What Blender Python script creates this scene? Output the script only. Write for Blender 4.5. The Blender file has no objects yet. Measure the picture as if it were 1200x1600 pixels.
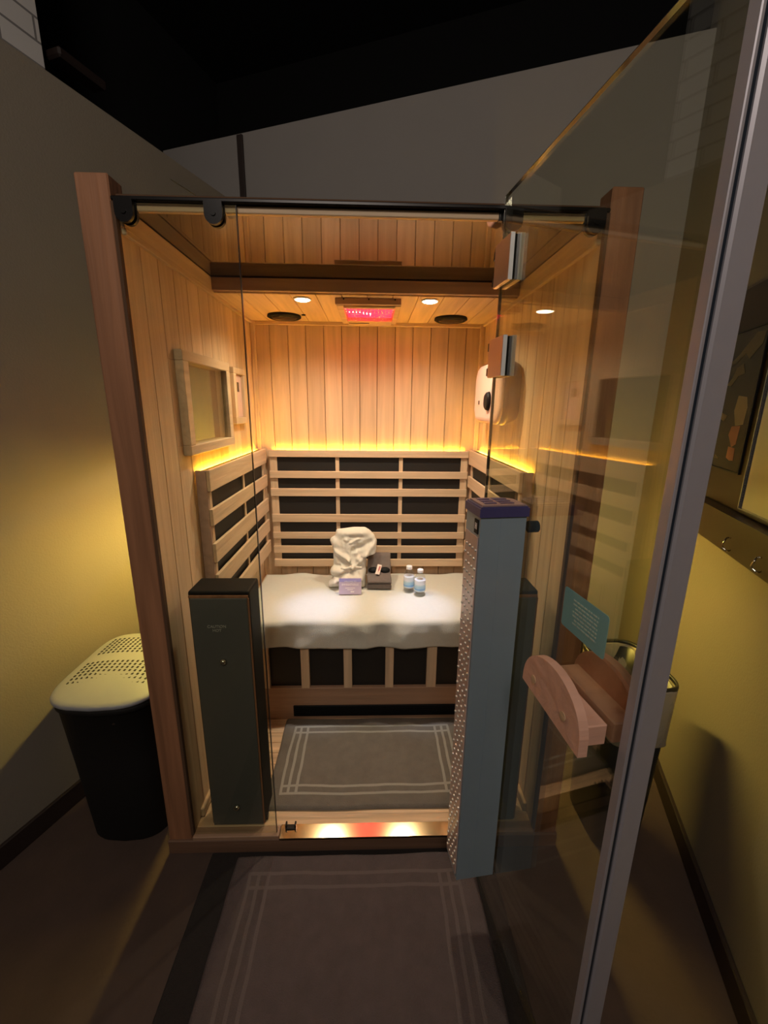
import bpy, bmesh, math, random
from mathutils import Vector, Matrix, noise
random.seed(7)
S = bpy.context.scene
COL = S.collection
PI = math.pi
R = math.radians

# ------------------------------------------------------------------ camera
cam_d = bpy.data.cameras.new('camera'); cam = bpy.data.objects.new('camera', cam_d); COL.objects.link(cam)
cam_d.sensor_fit = 'VERTICAL'; cam_d.sensor_height = 36; cam_d.lens = 36*655.43/1600
cam_d.clip_start = .02; cam_d.clip_end = 60
yaw, pitch, roll = .0308, -.2444, .0107
fw = Vector((math.sin(yaw)*math.cos(pitch), math.cos(yaw)*math.cos(pitch), math.sin(pitch)))
rt = Vector((math.cos(yaw), -math.sin(yaw), 0)); up = rt.cross(fw)
r2 = rt*math.cos(roll)+up*math.sin(roll); u2 = up*math.cos(roll)-rt*math.sin(roll)
cam.matrix_world = Matrix(((r2.x, u2.x, -fw.x, .5927), (r2.y, u2.y, -fw.y, -1.1244), (r2.z, u2.z, -fw.z, 1.3988), (0, 0, 0, 1)))
S.camera = cam

# ------------------------------------------------------------------ world, exposure
w = bpy.data.worlds.new('world'); S.world = w; w.use_nodes = True
w.node_tree.nodes['Background'].inputs[0].default_value = (.85, .75, .65, 1)
w.node_tree.nodes['Background'].inputs[1].default_value = .024
S.view_settings.view_transform = 'Standard'; S.view_settings.look = 'None'
S.view_settings.exposure = 0.15; S.view_settings.gamma = 1; S.view_settings.use_curve_mapping = False
S.cycles.transparent_max_bounces = 32
S.cycles.max_bounces = 10; S.cycles.diffuse_bounces = 5; S.cycles.glossy_bounces = 5

# ------------------------------------------------------------------ room axes (room turned 20 degrees against the cabin)
A20 = R(20)
RU = Vector((math.cos(A20), -math.sin(A20), 0)); RV = Vector((math.sin(A20), math.cos(A20), 0))
FZ = -.07
CL, CR, CB = -.5626, 1.578, 1.75           # left wall, right wall (along RU), back wall (along RV)
def room(u, v, z): return RU*u+RV*v+Vector((0, 0, z))

def light(name, kind, loc, energy, color, target=None, **k):
    d = bpy.data.lights.new(name, kind); d.energy = energy; d.color = color
    for a, b in k.items(): setattr(d, a, b)
    o = bpy.data.objects.new(name, d); COL.objects.link(o); o.location = loc
    if target is not None:
        o.rotation_euler = (Vector(target)-Vector(loc)).to_track_quat('-Z', 'Y').to_euler()
    return o
# cool light from the hallway behind the viewer (comes in over the open-topped partitions)
light('hallway_light', 'AREA', (.25, -2.6, 3.3), 30.0, (1.0, .88, .76), (.3, 0.6, 1.5), shape='RECTANGLE', size=1.0, size_y=.6)
LED_COL = (1.0, .50, .025)
LED_STR = 108.0
SIDE_COL = (1.0, .74, .14)
SIDE_STR = 145.0
RED_STR = 5.0
SPOT_E = 26.0

# ------------------------------------------------------------------ materials
def mat(name):
    m = bpy.data.materials.new(name); m.use_nodes = True
    nt = m.node_tree; b = nt.nodes['Principled BSDF']
    return m, nt, b
def lk(nt, a, b): nt.links.new(a, b)
def nd(nt, t, **k):
    n = nt.nodes.new(t)
    for a, b in k.items(): setattr(n, a, b)
    return n
def simple(name, col, rough=.6, metal=0, spec=.5, nscale=40, namt=.08, bump=0.0, bscale=None):
    m, nt, b = mat(name)
    tc = nd(nt, 'ShaderNodeTexCoord'); nz = nd(nt, 'ShaderNodeTexNoise'); nz.inputs['Scale'].default_value = nscale
    nz.inputs['Detail'].default_value = 4
    lk(nt, tc.outputs['Object'], nz.inputs['Vector'])
    mx = nd(nt, 'ShaderNodeMix', data_type='RGBA')
    mx.inputs[6].default_value = (*[c*(1-namt) for c in col], 1); mx.inputs[7].default_value = (*[min(1, c*(1+namt)) for c in col], 1)
    lk(nt, nz.outputs['Fac'], mx.inputs[0]); lk(nt, mx.outputs[2], b.inputs['Base Color'])
    b.inputs['Roughness'].default_value = rough; b.inputs['Metallic'].default_value = metal
    b.inputs['Specular IOR Level'].default_value = spec
    if bump:
        n2 = nd(nt, 'ShaderNodeTexNoise'); n2.inputs['Scale'].default_value = bscale or nscale*4; n2.inputs['Detail'].default_value = 3
        lk(nt, tc.outputs['Object'], n2.inputs['Vector'])
        bp = nd(nt, 'ShaderNodeBump'); bp.inputs['Strength'].default_value = bump; bp.inputs['Distance'].default_value = .01
        lk(nt, n2.outputs['Fac'], bp.inputs['Height']); lk(nt, bp.outputs['Normal'], b.inputs['Normal'])
    return m
def wood(name, col, axis='Z', rough=.55, var=.16, grain=.18, spec=.35):
    m, nt, b = mat(name)
    tc = nd(nt, 'ShaderNodeTexCoord'); geo = nd(nt, 'ShaderNodeNewGeometry')
    # offset each plank by its island random so the grain differs
    cmb = nd(nt, 'ShaderNodeCombineXYZ')
    ml = nd(nt, 'ShaderNodeMath', operation='MULTIPLY'); ml.inputs[1].default_value = 17.0
    lk(nt, geo.outputs['Random Per Island'], ml.inputs[0])
    for i in range(3): lk(nt, ml.outputs[0], cmb.inputs[i])
    ad = nd(nt, 'ShaderNodeVectorMath', operation='ADD'); lk(nt, tc.outputs['Object'], ad.inputs[0]); lk(nt, cmb.outputs[0], ad.inputs[1])
    mp = nd(nt, 'ShaderNodeMapping')
    sc = {'X': (1.2, 22, 22), 'Y': (22, 1.2, 22), 'Z': (22, 22, 1.2)}[axis]
    mp.inputs['Scale'].default_value = sc
    lk(nt, ad.outputs[0], mp.inputs['Vector'])
    nz = nd(nt, 'ShaderNodeTexNoise'); nz.inputs['Scale'].default_value = 1.6; nz.inputs['Detail'].default_value = 6; nz.inputs['Distortion'].default_value = .6
    lk(nt, mp.outputs[0], nz.inputs['Vector'])
    rp = nd(nt, 'ShaderNodeValToRGB')
    rp.color_ramp.elements[0].position = .3; rp.color_ramp.elements[1].position = .72
    rp.color_ramp.elements[0].color = (*[c*(1-grain) for c in col], 1); rp.color_ramp.elements[1].color = (*[min(1, c*(1+grain*.5)) for c in col], 1)
    lk(nt, nz.outputs['Fac'], rp.inputs[0])
    mr = nd(nt, 'ShaderNodeMapRange'); mr.inputs[3].default_value = 1-var; mr.inputs[4].default_value = 1+var*.4
    lk(nt, geo.outputs['Random Per Island'], mr.inputs[0])
    vm = nd(nt, 'ShaderNodeVectorMath', operation='SCALE'); lk(nt, rp.outputs[0], vm.inputs[0]); lk(nt, mr.outputs[0], vm.inputs['Scale'])
    lk(nt, vm.outputs[0], b.inputs['Base Color'])
    b.inputs['Roughness'].default_value = rough; b.inputs['Specular IOR Level'].default_value = spec
    bp = nd(nt, 'ShaderNodeBump'); bp.inputs['Strength'].default_value = .15; bp.inputs['Distance'].default_value = .024
    lk(nt, nz.outputs['Fac'], bp.inputs['Height']); lk(nt, bp.outputs['Normal'], b.inputs['Normal'])
    return m
def glass(name, tint=(.93, .94, .88), ior=1.5, rough=0.0):
    m, nt, b = mat(name); nt.nodes.remove(b)
    out = nt.nodes['Material Output']
    geo = nd(nt, 'ShaderNodeNewGeometry')
    # the same air-to-glass reflectance on both faces of the sheet
    mi = nd(nt, 'ShaderNodeMix'); mi.inputs[2].default_value = ior; mi.inputs[3].default_value = 1/ior
    lk(nt, geo.outputs['Backfacing'], mi.inputs[0])
    fr = nd(nt, 'ShaderNodeFresnel'); lk(nt, mi.outputs[0], fr.inputs['IOR'])
    tr = nd(nt, 'ShaderNodeBsdfTransparent'); tr.inputs[0].default_value = (*tint, 1)
    gl = nd(nt, 'ShaderNodeBsdfGlossy'); gl.inputs['Roughness'].default_value = rough; gl.inputs[0].default_value = (1, 1, 1, 1)
    ms = nd(nt, 'ShaderNodeMixShader'); lk(nt, fr.outputs[0], ms.inputs[0]); lk(nt, tr.outputs[0], ms.inputs[1]); lk(nt, gl.outputs[0], ms.inputs[2])
    lk(nt, ms.outputs[0], out.inputs[0])
    return m
def emit(name, col, strength):
    m, nt, b = mat(name)
    b.inputs['Base Color'].default_value = (*[min(.3, c*.3) for c in col], 1)
    b.inputs['Emission Color'].default_value = (*col, 1); b.inputs['Emission Strength'].default_value = strength
    return m

WC = (.70, .505, .325)
M = {}
M['wood_z'] = wood('hemlock_vertical', WC, 'Z')
M['wood_x'] = wood('hemlock_across', WC, 'X')
M['wood_y'] = wood('hemlock_lengthwise', WC, 'Y')
M['post'] = wood('post_wood', (.36, .165, .085), 'Z', var=.1, grain=.3)
M['plinth'] = wood('plinth_wood', (.20, .11, .07), 'X')
M['fascia'] = wood('fascia_wood', (.50, .33, .25), 'X', var=.05)
M['bench_base'] = wood('bench_base_wood', (.40, .24, .15), 'X')
M['floor_wood'] = wood('cabin_floor_wood', (.74, .50, .30), 'X', rough=.35, grain=.35)
M['backing'] = simple('groove_backing', (.10, .05, .025), .9)
M['handle_wood'] = wood('handle_wood', (.78, .44, .32), 'Y', var=.02, grain=.08)
M['heater'] = simple('carbon_heater_black', (.012, .010, .009), .55, nscale=200, namt=.3)
M['black'] = simple('black_plastic', (.005, .005, .005), .6, spec=.2)
M['blackmetal'] = simple('black_metal', (.02, .018, .018), .3, metal=.6)
M['gloss_black'] = simple('dark_glass_panel', (.11, .11, .11), .35, spec=.6)
M['glass'] = glass('clear_glass')
M['roof_glass'] = simple('smoked_roof_panel', (.020, .014, .008), .03, namt=0.02)
M['roof_glass'].node_tree.nodes['Principled BSDF'].inputs['IOR'].default_value = 2.9
M['chrome'] = simple('chrome', (.75, .73, .70), .12, metal=1, namt=.02)
M['seal'] = simple('dark_seal', (.015, .022, .035), .3)
M['satin'] = simple('satin_chrome', (.60, .44, .36), .30, metal=.75, namt=.02)
M['edge'] = simple('edge_highlight_white', (.85, .84, .82), .35, metal=.2, namt=.01)  # near-white colour stands in for bright reflections on the chrome hinge edges
M['alu'] = simple('brushed_aluminium', (.50, .47, .52), .34, metal=.4, namt=.04)
M['threshold'] = simple('polished_threshold', (.34, .26, .15), .12, metal=1, namt=.02)
M['led'] = emit('amber_led_strip', LED_COL, LED_STR)
M['led_side'] = emit('yellow_led_strip', SIDE_COL, SIDE_STR)
M['lamp'] = emit('downlight_lens', (1, .80, .55), 30)
M['red'] = emit('red_lamp_tube', (1, .01, .035), RED_STR)
M['redhot'] = emit('red_lamp_filament', (1, .30, .30), 14)
M['terry'] = simple('white_terry', (.72, .71, .62), .95, nscale=60, namt=.04, bump=.5, bscale=500)
M['robe'] = simple('white_robe', (.78, .73, .62), .95, nscale=30, namt=.05, bump=.4, bscale=350)
M['greytowel'] = simple('grey_terry', (.21, .17, .15), .95, nscale=90, namt=.15, bump=.6, bscale=600)
M['tower'] = simple('tower_grey_metal', (.33, .42, .50), .42, metal=.35, nscale=12, namt=.06)
M['cap'] = simple('tower_purple_cap', (.07, .06, .17), .35)
M['captop'] = simple('tower_cap_top', (.34, .22, .20), .4)
M['led_board'] = simple('lamp_board', (.60, .42, .36), .22, nscale=25, namt=.2, spec=.8)
M['lens'] = simple('led_lens', (.95, .9, .8), .10, spec=1, metal=.6, namt=.02)
M['device'] = simple('pink_white_plastic', (.80, .52, .44), .35, namt=.02)
M['device_side'] = simple('brown_smoked_plastic', (.085, .048, .028), .3)
M['panelface'] = simple('control_panel_face', (.70, .46, .40), .4)
M['lid'] = simple('hamper_lid_grey', (.27, .275, .30), .5, namt=.04)
M['hamper'] = simple('hamper_black', (.009, .008, .008), .7, spec=.3)
M['bin'] = simple('bin_black', (.02, .02, .018), .3)
M['bag'] = simple('bin_liner', (.33, .29, .22), .35, nscale=14, namt=.15, bump=.8, bscale=18)
M['sticker'] = simple('teal_sticker', (.20, .42, .43), .5, nscale=30, namt=.06)
M['stickertext'] = simple('sticker_print', (.50, .62, .55), .5)
M['white'] = simple('white_plastic', (.82, .80, .78), .4, namt=.01)
M['card'] = simple('lavender_card', (.56, .45, .58), .5, namt=.04)
M['cardband'] = simple('violet_card_band', (.36, .32, .64), .5, namt=.04)
M['print'] = simple('pale_print', (.85, .78, .76), .5, namt=.01)
M['greyprint'] = simple('grey_print', (.42, .41, .39), .5, namt=.01)
M['sachet'] = simple('sachet_foil', (.80, .62, .52), .4, namt=.05)
M['sachetred'] = simple('sachet_red', (.45, .10, .09), .4, namt=.05)
M['board'] = simple('brown_organizer_board', (.032, .017, .008), .35, nscale=6, namt=.2)
M['picdark'] = simple('dark_picture', (.02, .017, .013), .15)
M['pica'] = simple('picture_cream', (.30, .24, .15), .3)
M['picb'] = simple('picture_red', (.30, .12, .08), .3)
M['picc'] = simple('picture_olive', (.13, .10, .055), .3)
M['mirror'] = simple('mirror_glass', (.85, .85, .82), .03, metal=1, namt=.01)
M['wall'] = simple('room_wall_paint', (.25, .215, .175), .85, nscale=5, namt=.05, bump=.12, bscale=160)
M['backwall'] = simple('back_wall_paint', (.31, .285, .27), .85, nscale=5, namt=.04)
M['brick'] = None
M['dark'] = simple('black_ceiling', (.003, .003, .0035), .95)
M['base'] = simple('dark_baseboard', (.030, .018, .015), .55)
M['floor'] = simple('brown_room_floor', (.070, .043, .033), .85, nscale=9, namt=.25, bump=.15, bscale=80)
M['rug'] = simple('black_rug', (.018, .013, .012), .95, nscale=80, namt=.2, bump=.5, bscale=400)

def brick_mat():
    m, nt, b = mat('white_painted_brick')
    tc = nd(nt, 'ShaderNodeTexCoord'); br = nd(nt, 'ShaderNodeTexBrick')
    br.inputs['Scale'].default_value = 4; br.inputs['Color1'].default_value = (.9, .87, .85, 1); br.inputs['Color2'].default_value = (.84, .80, .78, 1)
    br.inputs['Mortar'].default_value = (.30, .28, .28, 1); br.inputs['Mortar Size'].default_value = .02
    br.inputs['Brick Width'].default_value = 1.2; br.inputs['Row Height'].default_value = .36
    mp = nd(nt, 'ShaderNodeMapping'); mp.inputs['Rotation'].default_value = (PI/2, 0, 0)
    lk(nt, tc.outputs['Generated'], mp.inputs[0])
    lk(nt, tc.outputs['UV'], br.inputs['Vector']); lk(nt, br.outputs['Color'], b.inputs['Base Color'])
    b.inputs['Roughness'].default_value = .8
    bp = nd(nt, 'ShaderNodeBump'); bp.inputs['Strength'].default_value = .5; bp.invert = True
    lk(nt, br.outputs['Fac'], bp.inputs['Height']); lk(nt, bp.outputs['Normal'], b.inputs['Normal'])
    return m
M['brick'] = brick_mat()

def mat_mat(name, base, line, hx, hy, xs, ys):
    """bath mat: terry pile with woven lines at fixed distances from the edges (object space)"""
    m, nt, b = mat(name)
    tc = nd(nt, 'ShaderNodeTexCoord'); sp = nd(nt, 'ShaderNodeSeparateXYZ')
    wb = nd(nt, 'ShaderNodeTexNoise'); wb.inputs['Scale'].default_value = 7
    lk(nt, tc.outputs['Object'], wb.inputs['Vector'])
    sb = nd(nt, 'ShaderNodeVectorMath', operation='SUBTRACT'); sb.inputs[1].default_value = (.5, .5, .5); lk(nt, wb.outputs['Color'], sb.inputs[0])
    sc = nd(nt, 'ShaderNodeVectorMath', operation='SCALE'); sc.inputs['Scale'].default_value = .014; lk(nt, sb.outputs[0], sc.inputs[0])
    ad = nd(nt, 'ShaderNodeVectorMath', operation='ADD'); lk(nt, tc.outputs['Object'], ad.inputs[0]); lk(nt, sc.outputs[0], ad.inputs[1])
    lk(nt, ad.outputs[0], sp.inputs[0])
    def absn(o):
        a = nd(nt, 'ShaderNodeMath', operation='ABSOLUTE'); lk(nt, o, a.inputs[0]); return a.outputs[0]
    ax_, ay_ = absn(sp.outputs[0]), absn(sp.outputs[1])
    def inside(o, lim):
        a = nd(nt, 'ShaderNodeMath', operation='LESS_THAN'); lk(nt, o, a.inputs[0]); a.inputs[1].default_value = lim; return a.outputs[0]
    acc = None
    for (o, other, h, oh, ds, os_) in ((ax_, ay_, hx, hy, xs, ys), (ay_, ax_, hy, hx, ys, xs)):
        for d in ds:
            c = nd(nt, 'ShaderNodeMath', operation='COMPARE'); lk(nt, o, c.inputs[0]); c.inputs[1].default_value = h-d; c.inputs[2].default_value = .0052
            mu = nd(nt, 'ShaderNodeMath', operation='MULTIPLY'); lk(nt, c.outputs[0], mu.inputs[0]); lk(nt, inside(other, oh-min(os_)+.003), mu.inputs[1])
            if acc is None: acc = mu.outputs[0]
            else:
                mxx = nd(nt, 'ShaderNodeMath', operation='MAXIMUM'); lk(nt, acc, mxx.inputs[0]); lk(nt, mu.outputs[0], mxx.inputs[1]); acc = mxx.outputs[0]
    nz = nd(nt, 'ShaderNodeTexNoise'); nz.inputs['Scale'].default_value = 25; nz.inputs['Detail'].default_value = 5
    lk(nt, tc.outputs['Object'], nz.inputs['Vector'])
    mx0 = nd(nt, 'ShaderNodeMix', data_type='RGBA'); mx0.inputs[6].default_value = (*[c*.8 for c in base], 1); mx0.inputs[7].default_value = (*[c*1.2 for c in base], 1)
    lk(nt, nz.outputs['Fac'], mx0.inputs[0])
    mx = nd(nt, 'ShaderNodeMix', data_type='RGBA'); lk(nt, acc, mx.inputs[0]); lk(nt, mx0.outputs[2], mx.inputs[6]); mx.inputs[7].default_value = (*line, 1)
    lk(nt, mx.outputs[2], b.inputs['Base Color']); b.inputs['Roughness'].default_value = .95; b.inputs['Specular IOR Level'].default_value = .2
    n2 = nd(nt, 'ShaderNodeTexNoise'); n2.inputs['Scale'].default_value = 350
    lk(nt, tc.outputs['Object'], n2.inputs['Vector'])
    bp = nd(nt, 'ShaderNodeBump'); bp.inputs['Strength'].default_value = .7; bp.inputs['Distance'].default_value = .006
    lk(nt, n2.outputs['Fac'], bp.inputs['Height']); lk(nt, bp.outputs['Normal'], b.inputs['Normal'])
    return m

# ------------------------------------------------------------------ mesh helpers
class MB:
    def __init__(self): self.bm = bmesh.new()
    def _idx(self, faces, mi):
        for f in faces: f.material_index = mi
    def box(self, a, b, bev=0.0, mi=0, mat4=None, seg=1):
        """box between corners a and b"""
        a = Vector(a); b = Vector(b)
        r = bmesh.ops.create_cube(self.bm, size=1)
        vs = r['verts']; c = (a+b)/2; s = b-a
        for v in vs: v.co = Vector((c.x+v.co.x*s.x, c.y+v.co.y*s.y, c.z+v.co.z*s.z))
        fs = set(f for v in vs for f in v.link_faces); self._idx(fs, mi)
        if bev > 0:
            es = set(e for v in vs for e in v.link_edges)
            rr = bmesh.ops.bevel(self.bm, geom=list(es), offset=bev, segments=seg, affect='EDGES', profile=.5)
            vs = list(set(rr['verts'])); self._idx(rr['faces'], mi)
            vs = list(set(v for f in rr['faces'] for v in f.verts))
            # all verts of this island
        if mat4 is not None:
            done = set(); st = [vs[0]]
            while st:
                v = st.pop()
                if v in done: continue
                done.add(v); st += [e.other_vert(v) for e in v.link_edges]
            bmesh.ops.transform(self.bm, matrix=mat4, verts=list(done))
        return self
    def grid(self, fn, nu, nv, mi=0, closed_u=False, closed_v=False):
        vs = [[self.bm.verts.new(fn(i/(nu if closed_u else nu-1), j/(nv if closed_v else nv-1))) for j in range(nv)] for i in range(nu)]
        for i in range(nu if closed_u else nu-1):
            for j in range(nv if closed_v else nv-1):
                f = self.bm.faces.new((vs[i][j], vs[(i+1) % nu][j], vs[(i+1) % nu][(j+1) % nv], vs[i][(j+1) % nv])); f.material_index = mi; f.smooth = True
        return vs
    def prism(self, pts, ext, mi=0, smooth=False):
        """closed outline pts (3D) extruded by vector ext"""
        ext = Vector(ext); n = len(pts)
        a = [self.bm.verts.new(Vector(p)) for p in pts]; b = [self.bm.verts.new(Vector(p)+ext) for p in pts]
        fs = [self.bm.faces.new(a), self.bm.faces.new(list(reversed(b)))]
        for i in range(n):
            f = self.bm.faces.new((a[i], b[i], b[(i+1) % n], a[(i+1) % n])); f.smooth = smooth; fs.append(f)
        self._idx(fs, mi); return self
    def cyl(self, p, q, r, r2=None, n=24, mi=0, caps=True):
        p = Vector(p); q = Vector(q); ax = (q-p).normalized()
        t = ax.orthogonal().normalized(); s = ax.cross(t); r2 = r if r2 is None else r2
        a = [self.bm.verts.new(p+(t*math.cos(2*PI*i/n)+s*math.sin(2*PI*i/n))*r) for i in range(n)]
        b = [self.bm.verts.new(q+(t*math.cos(2*PI*i/n)+s*math.sin(2*PI*i/n))*r2) for i in range(n)]
        for i in range(n):
            f = self.bm.faces.new((a[i], a[(i+1) % n], b[(i+1) % n], b[i])); f.smooth = True; f.material_index = mi
        if caps:
            f = self.bm.faces.new(list(reversed(a))); f.material_index = mi
            f = self.bm.faces.new(b); f.material_index = mi
        return self
    def lathe(self, prof, c=(0, 0, 0), n=32, mi=0, ax='z'):
        c = Vector(c); rings = []
        for r, z in prof:
            rings.append([self.bm.verts.new(c+Vector((r*math.cos(2*PI*i/n), r*math.sin(2*PI*i/n), z))) for i in range(n)])
        for k in range(len(rings)-1):
            for i in range(n):
                f = self.bm.faces.new((rings[k][i], rings[k][(i+1) % n], rings[k+1][(i+1) % n], rings[k+1][i])); f.smooth = True; f.material_index = mi
        f = self.bm.faces.new(list(reversed(rings[0]))); f.material_index = mi
        f = self.bm.faces.new(rings[-1]); f.material_index = mi
        return self
    def ball(self, c, r, mi=0, sub=3, rot=None):
        rr = bmesh.ops.create_icosphere(self.bm, subdivisions=sub, radius=1)
        s = Vector(r) if hasattr(r, '__len__') else Vector((r, r, r))
        mt = Matrix.Translation(Vector(c)) @ (rot.to_4x4() if rot else Matrix.Identity(4)) @ Matrix.Diagonal((s.x, s.y, s.z, 1))
        bmesh.ops.transform(self.bm, matrix=mt, verts=rr['verts'])
        for v in rr['verts']:
            for f in v.link_faces: f.smooth = True; f.material_index = mi
        return self
    def tube(self, pts, r, n=10, mi=0, closed=False):
        pts = [Vector(p) for p in pts]; N = len(pts); rings = []
        prev = None
        for i, p in enumerate(pts):
            d = (pts[(i+1) % N]-pts[i-1]) if closed else (pts[min(i+1, N-1)]-pts[max(i-1, 0)])
            d.normalize()
            t = d.orthogonal().normalized() if prev is None else (prev-d*prev.dot(d)).normalized()
            prev = t; s = d.cross(t)
            rings.append([self.bm.verts.new(p+(t*math.cos(2*PI*k/n)+s*math.sin(2*PI*k/n))*r) for k in range(n)])
        for i in range(N if closed else N-1):
            for k in range(n):
                f = self.bm.faces.new((rings[i][k], rings[i][(k+1) % n], rings[(i+1) % N][(k+1) % n], rings[(i+1) % N][k])); f.smooth = True; f.material_index = mi
        if not closed:
            self.bm.faces.new(list(reversed(rings[0]))); self.bm.faces.new(rings[-1])
        return self
    def build(self, name, mats, parent=None, world=None, loc=None):
        """world = root whose world coordinates the mesh was authored in is removed"""
        if not isinstance(mats, (list, tuple)): mats = [mats]
        bmesh.ops.recalc_face_normals(self.bm, faces=self.bm.faces[:])
        me = bpy.data.meshes.new(name)
        if world is not None: bmesh.ops.transform(self.bm, matrix=WM[world.name].inverted(), verts=self.bm.verts[:])
        elif loc is not None: bmesh.ops.translate(self.bm, vec=-Vector(loc), verts=self.bm.verts[:])
        self.bm.to_mesh(me); self.bm.free()
        for k in mats: me.materials.append(M[k] if isinstance(k, str) else k)
        o = bpy.data.objects.new(name, me); COL.objects.link(o)
        if parent is not None: o.parent = parent
        if loc is not None and world is None: o.location = loc
        return o
WM = {}
def tag(o, label=None, cat=None, group=None, kind=None):
    if label: o['label'] = label
    if cat: o['category'] = cat
    if group: o['group'] = group
    if kind: o['kind'] = kind
    return o
def thing(name, label, cat, loc=(0, 0, 0), rz=0, group=None):
    o = bpy.data.objects.new(name, None); COL.objects.link(o); o.location = loc; o.rotation_euler = (0, 0, rz)
    o.empty_display_size = .05
    WM[o.name] = Matrix.Translation(Vector(loc)) @ Matrix.Rotation(rz, 4, 'Z')
    return tag(o, label, cat, group)
def struct(name, mb, m, loc=None):
    return tag(mb.build(name, m, loc=loc), kind='structure')
def part(name, mb, m, root, parent=None, label=None):
    """mesh authored in world coordinates, linked under root (or under a part of root)"""
    o = mb.build(name, m, parent or root, world=root)
    if label: o['label'] = label
    return o
def lpart(name, mb, m, parent, label=None):
    o = mb.build(name, m, parent)
    if label: o['label'] = label
    return o
def text(name, s, size, m, mtx, parent, root=None, ext=.0006, label=None):
    """lettering turned into a mesh; mtx places it (x right, y up, z out of the surface)"""
    c = bpy.data.curves.new(name, 'FONT'); c.body = s; c.size = size; c.extrude = ext; c.align_x = 'CENTER'; c.align_y = 'CENTER'
    t = bpy.data.objects.new(name, c); COL.objects.link(t)
    dg = bpy.context.evaluated_depsgraph_get()
    me = bpy.data.meshes.new_from_object(t.evaluated_get(dg))
    bpy.data.objects.remove(t); bpy.data.curves.remove(c)
    mm = mtx
    if root is not None: mm = WM[root.name].inverted() @ mtx
    me.transform(mm); me.materials.clear(); me.materials.append(M[m])
    o = bpy.data.objects.new(name, me); COL.objects.link(o); o.parent = parent
    if label: o['label'] = label
    return o
def frame_mtx(o, x, y, z=None):
    x = Vector(x).normalized(); y = Vector(y).normalized(); z = x.cross(y)
    return Matrix(((x.x, y.x, z.x, o[0]), (x.y, y.y, z.y, o[1]), (x.z, y.z, z.z, o[2]), (0, 0, 0, 1)))
def copy_tree(o, parent=None, mirror=None):
    c = o.copy(); COL.objects.link(c); c.parent = parent
    if o.name in WM: WM[c.name] = WM[o.name].copy()
    for ch in list(o.children): copy_tree(ch, c)
    return c
def rrect(hx, hy, r, n=6):
    pts = []
    for cx, cy, a0 in ((hx-r, hy-r, 0), (-hx+r, hy-r, 90), (-hx+r, -hy+r, 180), (hx-r, -hy+r, 270)):
        for i in range(n+1):
            a = R(a0+90*i/n); pts.append((cx+r*math.cos(a), cy+r*math.sin(a)))
    return pts

# ================================================================== THE ROOM
RM = Matrix(((RU.x, RV.x, 0, 0), (RU.y, RV.y, 0, 0), (0, 0, 1, 0), (0, 0, 0, 1)))
def rbox(mb, a, b, bev=0, mi=0): return mb.box(a, b, bev, mi, RM)
mb = MB(); rbox(mb, (CL-1.6, -3.2, FZ-.08), (CR+.5, CB+1.5, FZ)); struct('floor', mb, 'floor')
mb = MB(); rbox(mb, (CL-1.6, -3.2, 4.3), (CR+.5, CB+1.5, 4.36)); struct('ceiling', mb, 'dark')
mb = MB(); rbox(mb, (CL-.09, -3.0, FZ), (CL, CB, 2.40)); struct('wall_left', mb, 'wall')
mb = MB(); rbox(mb, (CR, -3.0, FZ), (CR+.10, CB+.1, 3.4)); struct('wall_right', mb, 'wall')
mb = MB(); rbox(mb, (CL-.9, CB, FZ), (CR, CB+.09, 3.01)); struct('wall_back', mb, 'backwall')
mb = MB(); rbox(mb, (CL, -3.0, FZ), (CL+.014, CB, .01), .003); struct('baseboard_left', mb, 'base')
mb = MB(); rbox(mb, (CR-.014, -3.0, FZ), (CR, CB, .008), .003); struct('baseboard_right', mb, 'base')
mb = MB(); rbox(mb, (CL+.014, CB-.014, FZ), (CR-.014, CB, .01), .003); struct('baseboard_back', mb, 'base')
# seam post on the back wall
sv = Vector((-.213, 1.94, 0)); su = sv.dot(RU)
mb = MB(); rbox(mb, (su-.022, CB-.016, .012), (su+.018, CB, 3.0), .003); struct('trim_1', mb, 'base')
# faint joint line near the top of the left partition
mb = MB(); rbox(mb, (CL, .80, 2.318), (CL+.003, CB-.02, 2.321)); struct('trim_2', mb, 'wall')
# white painted brick wall beyond the left partition
bm_ = MB()
u0 = CL-.9-.0
rbox(bm_, (u0-.2, -3.0, FZ), (u0, 1.022, 4.3))
me_bw = bm_.build('wall_beyond', 'brick')
uvl = me_bw.data.uv_layers.new(name='UVMap')
for p_ in me_bw.data.polygons:
    for li in p_.loop_indices:
        co = me_bw.data.vertices[me_bw.data.loops[li].vertex_index].co
        uvl.data[li].uv = (co.dot(RV)*.9, co.z*.9)
tag(me_bw, kind='structure')
mb = MB(); rbox(mb, (CL-1.6, CB+1.4, FZ), (CR+.5, CB+1.5, 4.3)); struct('wall_far', mb, 'dark')
mb = MB(); rbox(mb, (CL-1.6, -3.2, FZ), (CL-1.5, CB+1.5, 4.3)); struct('wall_outer', mb, 'dark')
# dark duct under the ceiling behind the partition
mb = MB(); rbox(mb, (CL-.95, 1.07, 3.08), (CL-.85, 1.33, 3.125), .01)
tag(mb.build('ceiling_duct', 'base'), 'dark duct running under the black ceiling behind the left partition', 'duct')

# ================================================================== THE CABIN
W, D, HG, HC = 1.15, 1.10, 1.848, 1.80
YF = .566
cab = thing('sauna_cabin', 'light wood sauna cabin with glass front, standing between the two room walls', 'sauna', (W/2, 0, FZ))
# back wall planks
mb = MB(); n = 13; pw = W/n
for i in range(n): mb.box((i*pw+.0012, D, 0), ((i+1)*pw-.0012, D+.02, 1.85), .0016)
mb.box((-.07, D+.018, 0), (W+.07, D+.05, 1.85), 0, 1)
part('back_wall', mb, ['wood_z', 'backing'], cab)
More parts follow.
